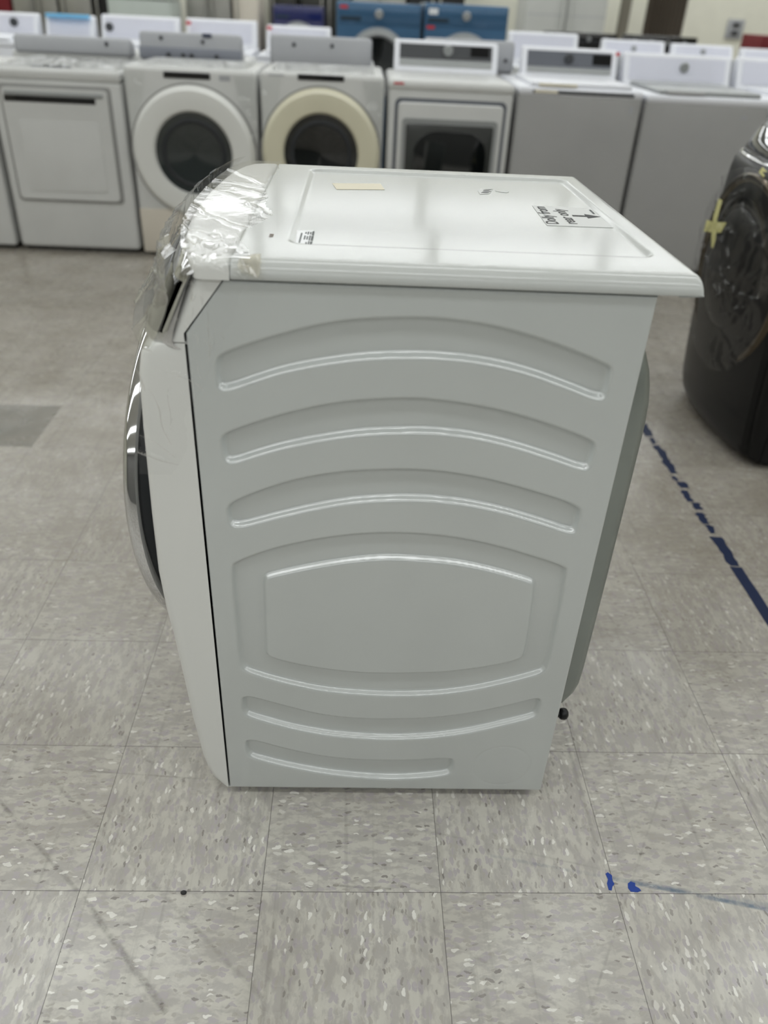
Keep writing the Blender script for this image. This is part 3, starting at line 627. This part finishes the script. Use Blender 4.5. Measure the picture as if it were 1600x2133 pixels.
# C, D: round door washers
def round_washer(label, x0, x1, top, cx, cz, rr, wr_, ringm, glassm, disp, kick, seed):
    t = app('front_load_washer', label, 'washing machine', x0, x1, YR, YR + .7)
    cab(t, x0, x1, YR, YR + .7, top, WHT, .022)
    obj('kick_panel', box(BM(), x0 + .004, x1 - .004, YR - .010, YR + .02, .018, .255, .01), kick, t)
    obj('ring_bezel', lathe(BM(), (cx, YR, cz), [(rr * 1.03, .003), (rr * 1.03, -.004), (rr * 1.0, -.006)], 1, 72), mat('groove_grey', (150, 150, 148), .5), t)
    d = rdoor(t, cx, cz, rr, wr_, YR - .004, ringm, glassm)
    obj('drum_shine', lathe(BM(), (cx, YR, cz), [(wr_ * .86, -.026), (wr_ * .80, -.030), (wr_ * .74, -.026)], 1, 48), DARKI, d)
    obj('display', box(BM(), disp[0], disp[1], YR - .006, YR, disp[2], disp[3], .002), BLACKG, t)
    # shiny protective film strips down the front corners
    for sx, x_ in ((1, x0), (-1, x1)):
        nz, nx = 40, 10; P = np.zeros((nx, nz, 3))
        for i in range(nx):
            for j in range(nz):
                z = top - .02 - .34 * j / (nz - 1); w = .11 - .07 * j / (nz - 1)
                P[i, j] = (x_ + sx * (.004 + w * i / (nx - 1)), YR - .006, z)
        P[..., 1] -= folds(P[..., 0], P[..., 2], P[..., 0].min(), P[..., 0].max(), top - .4, top, 9, seed, (.08, .3), (.004, .010), .014, .001, 1.9); seed += 1
        gridmesh('protective_film', P, WRAP2, t, angle=180)
    loose_sheet(t, x0 + .05, x1 - .05, YR + .03, YR + .5, top + .002, .02, seed)
    return t
t = round_washer('white front-load washer with a white door ring and tinted dark window', -1.075, -.405, .940, -.742, .545, .322, .197, PLASTIC, GLASSG, (-.87, -.636, .893, .922), CREAMK, 41)
obj('control_marks', box(BM(), -.59, -.535, YR - .0015, YR, .89, .915), GRYC, t)
t = round_washer('white front-load washer with a yellowed cream door ring', -.385, .252, .945, -.072, .570, .312, .192, CREAM, GLASSD, (-.192, .045, .913, .940), CREAMK, 51)
obj('brand_lettering', box(BM(), -.34, -.26, YR - .001, YR, .925, .932), GRYC, t)
# E: dryer with glass window and console
t = app('dryer', 'white dryer with a square framed glass window and dark rear console', 'dryer', .275, .925, YR, YR + .72)
cab(t, .275, .925, YR, YR + .72, .90, WHT, .02)
obj('top_panel', box(BM(), .272, .928, YR - .010, YR + .72, .885, .937, .024, 4), WHT, t)
obj('door_surround', prism(BM(), rrect(.602, .555, .585, .60, .03), 1, YR + .01, YR - .004, .003), MGRY, t)
d = obj('door', prism(BM(), rrect(.602, .555, .55, .565, .025), 1, YR, YR - .025, .01, 3), WHT, t)
obj('window_frame', prism(BM(), rrect(.602, .52, .50, .49, .02), 1, YR - .02, YR - .032, .004, 2), SILV, d)
w = obj('window', prism(BM(), rrect(.602, .51, .46, .46, .012), 1, YR - .03, YR - .036, .002), mat('dark_window_frame', (58, 60, 58), .15, coat=.8), d)
obj('drum_glass', prism(BM(), rrect(.61, .50, .39, .42, .12, 8), 1, YR - .034, YR - .040, .002), GLASSD, w)
sticker(t, .30, YR - .010, .915, .05, .010)
vconsole(t, .318, .915, YR + .72, .935, 1.090, WHT2, DGRY, (.625, 1.045, .028, SILV), (.755, .862, 1.02, 1.068), low=.035)
# F: top loader with dark console
def top_loader(label, x0, x1, yb, yf, h, shell, face, cons, knob=None, disp=None, lidg=None, stk=None, group=None, low=None, recess=False, name='top_load_washer'):
    t = app(name, label, 'washing machine', x0, x1, yf, yb)
    if group: t['group'] = group
    cab(t, x0, x1, yf, yb, h - .03, shell, .018)
    obj('top_frame', box(BM(), x0 - .002, x1 + .002, yf - .006, yb, h - .04, h, .016, 3), WHT2 if shell is FW else shell, t)
    l = obj('lid', box(BM(), x0 + .06, x1 - .06, yf + .01, yb - .16, h - .004, h + .022, .010, 3), lidg or WHT2, t)
    obj('lid_handle', box(BM(), x0 + .10, x0 + .30, yf + .0, yf + .02, h + .002, h + .016, .004), TAN if recess else shell, l)
    if recess: obj('lid_slot', box(BM(), x0 + .07, x1 - .05, yf - .0075, yf + .01, h - .03, h - .014, .002), DGRY, t); obj('tape_strip', box(BM(), x0 + .08, x0 + .20, yf - .009, yf - .007, h - .028, h - .014), TAN, t)
    if cons: vconsole(t, cons[0], cons[1], yb, h - .002, cons[2], WHT2 if shell is FW else shell, face, knob, disp, low=low)
    if stk: sticker(t, *stk)
    return t
FW = mat('grey_white_cabinet', (168, 168, 167), .35, coat=.1)
t = top_loader('grey-white top-load washer with a dark console, right of the windowed dryer', .948, 1.600, YR + .72, YR, .935, FW, MGRY, (1.055, 1.612, 1.088), (1.325, 1.035, .026, DGRY), (1.465, 1.575, 1.010, 1.062), WHT2, (1.585, YR + .60, 1.063, .022, .018), low=.03, recess=True)
lg = obj('badge', prism(BM(), rrect(1.548, .845, .020, .034, .008), 1, YR, YR - .002), GRYC, t)
t = top_loader('grey-white top-load washer with a white console, beside the black machine', 1.622, 2.285, YR + .72, YR, .925, FW, mat('pale_lilac_panel', (218, 220, 232), .4), (1.655, 2.285, 1.082), (2.005, 1.020, .026, SILV), None, SILV, (1.77, YR + .02, .928, .04, .012))
obj('badge', prism(BM(), rrect(2.155, .835, .035, .014, .006), 1, YR, YR - .002), GRYC, t)
t = top_loader('white top-load washer, last in the row behind the black washer', 2.31, 2.97, YR + .72, YR, .925, WHT2, mat('pale_lilac_panel', (218, 220, 232), .4), (2.325, 2.96, 1.085), (2.62, 1.020, .024, SILV), None, WHT2)
# second row: machines standing back to back, their grey console backs toward us
def backwards(label, x0, x1, y0, top, z1, cx0, cx1, shell=WHT, back=GRYC, holes=(), lean=.04):
    t = app('top_load_washer', label, 'washing machine', x0, x1, y0, y0 + .66); t['group'] = 'machines turned with their backs to the front row'
    del t['group']
    cab(t, x0, x1, y0 + .01, y0 + .66, top, shell)
    pf = [(y0, top - .01), (y0, z1 - .03), (y0 + .012, z1 - .008), (y0 + .03, z1), (y0 + .07, z1 - .01), (y0 + .14, top - .01)]
    c = obj('console', prism(BM(), pf, 0, cx0, cx1), back, t)
    bv = c.modifiers.new('b', 'BEVEL'); bv.width = .018; bv.segments = 3; bv.limit_method = 'ANGLE'; bv.angle_limit = math.radians(60)
    for hx, hz in holes: obj('port', lathe(BM(), (hx, y0, hz), [(.0005, -.004), (.011, -.004), (.012, .004)], 1, 16), DGRY, c)
    return t
backwards('white machine behind the plain dryer, seen from its rear', -1.92, -1.24, 4.60, .93, 1.015, -1.90, -1.22, holes=((-1.36, .985),))
t = backwards('machine behind the white-ringed washer, grey console back with hose ports', -1.20, -.56, 4.60, .92, 1.062, -1.17, -.575, holes=((-1.04, 1.03), (-.80, 1.02)))
bm = BM(); box(bm, -1.17, -.575, 4.575, 4.60, .925, .985, .004); obj('lower_back', bm, mat('blue_grey_back', (140, 144, 154), .45), t)
for hx in (-1.0, -.915, -.865, -.72): obj('hose_port', lathe(BM(), (hx, 4.575, .948), [(.0005, -.012), (.012, -.012), (.014, .0)], 1, 14), DGRY, t)
obj('sticker', box(BM(), -.80, -.745, 4.596, 4.60, 1.045, 1.062), TAPEB, t)
backwards('machine behind the cream-ringed washer, grey console back with two round holes', -.43, .21, 4.60, .93, 1.078, -.41, .19, holes=((-.268, 1.03), (-.045, 1.033)))
backwards('machine behind the windowed dryer, showing its grey rear corner', .40, 1.055, 4.62, .94, 1.100, .50, 1.04, holes=((.99, 1.0),))
backwards('machine directly behind the dark-console top loader', 1.15, 1.80, 4.62, .94, 1.06, 1.2, 1.78)
backwards('machine directly behind the lilac-console top loader', 1.95, 2.60, 4.62, .94, 1.06, 1.97, 2.58)
# third row: bright white top loaders facing us
LIL = mat('pale_lilac_panel', (218, 220, 232), .4)
for (x0, x1, z1, lab, kn, st_) in ((-3.22, -2.56, 1.070, 'bright white top loader at the left edge of the third row', -2.90, None), (-2.53, -2.20, 1.078, 'white top loader in the third row, narrow gap from its neighbour with the blue sheet', -2.38, None),
                                    (-2.17, -1.80, 1.080, 'white top loader with a sky blue sheet on its console', None, None), (-1.77, -1.19, 1.096, 'white top loader with a dark-knobbed console behind the plain dryer', -1.70, None),
                                    (-1.16, -.63, 1.100, 'white top loader with a red dot sticker above the grey console back', None, (-1.14, 1.06)), (-.58, -.09, 1.083, 'white top loader with a red dot, left of the blue washers', None, (-.56, 1.055)),
                                    (1.20, 1.74, 1.122, 'white machine in the third row, right of the blue washers', None, None)):
    t = top_loader(lab, x0, x1, 6.05, 5.42, .93, WHT2, LIL, (x0 + .01, x1 - .01, z1), (kn, 1.02, .028, DGRY) if kn else None, None, WHT2, (st_[0], 5.925, st_[1], .035, .022) if st_ else None)
    if 'sky blue' in lab: obj('blue_sheet', box(BM(), -2.14, -1.84, 5.93, 5.99, 1.062, 1.086, .004), SKYB, t)
# blue washers on pedestals
def blue_washer(label, x0, x1, y, z0, z1, m_, knob=True, stk=None, big=.245, pn='pedestal'):
    t = app('front_load_washer', label, 'washing machine', x0, x1, y, y + .7)
    obj(pn, box(BM(), x0, x1, y + .005, y + .7, 0, z0 - .003, .006), m_, t)
    obj('cabinet', box(BM(), x0, x1, y, y + .7, z0, z1, .014, 3), m_, t)
    cx = (x0 + x1) / 2; cz = z0 + .57
    rdoor(t, cx, cz, big, big * .72, y - .002, SILV, GLASSD, .05)
    obj('console', box(BM(), x0 + .012, x1 - .012, y - .006, y + .01, z1 - .150, z1 - .012, .004), m_, t)
    if knob: obj('knob', lathe(BM(), (cx, y - .006, z1 - .075), [(.032, 0), (.032, -.016), (.026, -.022), (.0005, -.022)], 1, 28), SILV, t)
    obj('drawer_front', box(BM(), x0 + .03, x0 + .19, y - .009, y, z1 - .125, z1 - .095, .003), mat('drawer_shadow', (28, 50, 66), .4), t)
    if stk: sticker(t, stk[0], y - .0065, stk[1], .06, .022)
    return t
blue_washer('blue metallic front-load washer on a pedestal, left one of the pair', -.072, .580, 6.35, .28, 1.252, BLUE, stk=(-.045, 1.205))
t = blue_washer('blue metallic front-load washer on a pedestal, right one of the pair', .602, 1.250, 6.35, .28, 1.268, BLUE, stk=(.625, 1.10), big=.24)
sticker(t, .635, 6.3435, 1.195, .07, .04, PAPER2, 'paper_tag')
blue_washer('dark navy front-load washer far behind, left of the blue pair', -.93, -.34, 10.2, .20, 1.165, BLUE2, knob=False)
# black ranges and small white machines, right of centre
for (x0, x1, h_, lab) in ((1.95, 2.70, 1.085, 'black-topped range behind the dark-console top loader'), (2.76, 3.52, 1.09, 'black-topped range at the right behind the white console')):
    t = app('kitchen_range', lab, 'range', x0, x1, 7.9, 8.5)
    obj('body', box(BM(), x0, x1, 7.9, 8.5, 0, .93, .006), BLACKP, t); obj('cooktop', box(BM(), x0, x1, 7.88, 8.5, .93, .955, .004), BLACKG, t)
    bg = obj('backguard', box(BM(), x0, x1, 8.42, 8.5, .955, h_, .01), BLACKG, t)
    for q in range(4): obj('knob', lathe(BM(), (x0 + .12 + q * .17, 8.42, 1.03), [(.022, 0), (.020, -.02), (.0005, -.02)], 1, 16), SILV, bg)
for (x0, x1, z1, lab) in ((2.30, 2.92, 1.062, 'white washer in front of the black ranges, left one'), (2.95, 3.56, 1.055, 'white washer in front of the black ranges, right one'), (3.60, 4.25, 1.045, 'white washer near the wall outlet')):
    top_loader(lab, x0, x1, 7.6, 6.95, .93, WHT2, LIL, (x0 + .02, x1 - .02, z1), ((x0 + x1) / 2, 1.0, .022, SILV), None, WHT2)
# ------------------------------------------------------------------ far background: fridges, posts, wall
def fridge(label, x0, x1, y, h, m_, split=True, dz=None, name='refrigerator'):
    t = app(name, label, 'refrigerator', x0, x1, y, y + .75)
    obj('cabinet', box(BM(), x0, x1, y + .07, y + .75, .02, h, .01), SS2 if m_ in (SS, SS2) else m_, t)
    cx = (x0 + x1) / 2
    for (a, b2, hx) in (((x0, cx - .004, cx - .05), (cx + .004, x1, cx + .05)) if split else ((x0, x1, x0 + .05),)):
        d = obj('door', box(BM(), a, b2, y, y + .065, .08, h - .005, .012, 3), m_, t)
        obj('handle', box(BM(), hx - .012, hx + .012, y - .05, y - .025, .55, 1.45, .008), SS if m_ != FRW else FRW, d)
        if dz: obj('freezer_line', box(BM(), a + .005, b2 - .005, y - .001, y + .01, dz, dz + .01), GRYC, d)
    return t
YFAR = 10.4
spec = [(-5.0, -4.32, SS, 0, 'stainless refrigerator at the far left edge of the background'), (-4.29, -4.05, REDD, 0, 'narrow dark red cabinet between far stainless refrigerators'), (-4.02, -3.50, SS, 1, 'grey stainless refrigerator, second from the left behind the machines'),
        (-3.47, -3.10, SS, 0, 'narrow grey refrigerator left of the black one'), (-3.07, -2.72, BLACKP, 0, 'black refrigerator behind the left machines'), (-1.98, -1.45, SS, 1, 'stainless refrigerator right of the pale cabinet'),
        (-1.42, -1.12, CREAMK, 0, 'beige refrigerator among the stainless ones'), (-.99 - .08, -.98 + .25, SS2, 0, 'dark stainless refrigerator left of the navy washer')]
for (x0, x1, m_, sp, lab) in spec: fridge(lab, x0, x1, YFAR + (.8 if x0 > -1.1 else 0), 1.75, m_, bool(sp))
t = app('chest_freezer', 'pale grey chest with a glass lid behind the left machines', 'freezer', -2.69, -2.0, 9.6, 10.2)
obj('body', box(BM(), -2.69, -2.0, 9.6, 10.2, 0, 1.16, .02), mat('pale_green_grey', (176, 184, 178), .35), t); obj('lid', box(BM(), -2.70, -1.99, 9.59, 10.2, 1.165, 1.21, .01), FRW, t)
fridge('dark refrigerator behind the navy washer', -.70, -.02, 11.4, 1.78, SS2, True)
fridge('stainless refrigerator behind the left blue washer', .0, .68, 11.4, 1.78, SS, True)
fridge('black refrigerator behind the right blue washer', .71, 1.45, 11.4, 1.78, BLACKP, True)
fridge('light grey refrigerator with side-by-side doors against the cream wall', 2.13, 3.12, 10.6, 1.80, FRW, True, 1.20)
for (x0, x1, lab, m_) in ((3.38, 3.50, 'slim taupe post standing before the cream wall', TAUPE),):
    tag(obj('post', box(BM(), x0, x1, 10.9, 11.0, 0, CEIL, .01), m_), lab, 'post')
bm = BM(); pts = []
n = 40
for i in range(n + 1): pts.append((3.68 + .50 * i / n, 10.85 + .025 * math.sin(i * 1.55)))
prism(bm, pts + [(p[0], p[1] + .012) for p in reversed(pts)], 2, .05, 2.9)
tag(obj('curtain', bm, BROWN), 'brown pleated curtain hanging before the cream wall', 'curtain')
t = thing('curtain_rail', 'rail holding the brown curtain', 'curtain rail', (3.93, 10.86, 2.9)); obj('rod', box(BM(), 3.6, 4.26, 10.84, 10.87, 2.9, 2.93, .005), TAUPE, t)
for q in (3.6, 4.25): obj('bracket', box(BM(), q, q + .02, 10.85, RY1, 2.9, 2.93), TAUPE, t)
t = thing('wall_outlet', 'grey outlet box low on the cream wall at the right', 'outlet', (5.4, 12.1, 1.15))
obj('plate', box(BM(), 5.28, 5.52, RY1 - .03, RY1, 1.02, 1.26, .01), GRYC, t); obj('socket', box(BM(), 5.35, 5.45, RY1 - .04, RY1 - .03, 1.06, 1.12), DGRY, t); obj('socket', box(BM(), 5.35, 5.45, RY1 - .04, RY1 - .03, 1.16, 1.22), DGRY, t)
bm = BM(); lathe(bm, (4.10, 8.3, 0), [(.0, 1.0), (.07, 1.0), (.075, 1.02), (.075, 1.20), (.03, 1.27), (.03, 1.30), (0, 1.30)], 2, 20)
t = app('tool_cabinet', 'dark red cabinet at the right edge of the background', 'cabinet', 4.12, 4.6, 8.3, 8.8)
obj('body', box(BM(), 4.12, 4.6, 8.3, 8.8, 0, 1.14, .01), REDD, t); obj('drawer', box(BM(), 4.14, 4.58, 8.285, 8.3, .9, 1.1, .004), REDD, t); bm.free()
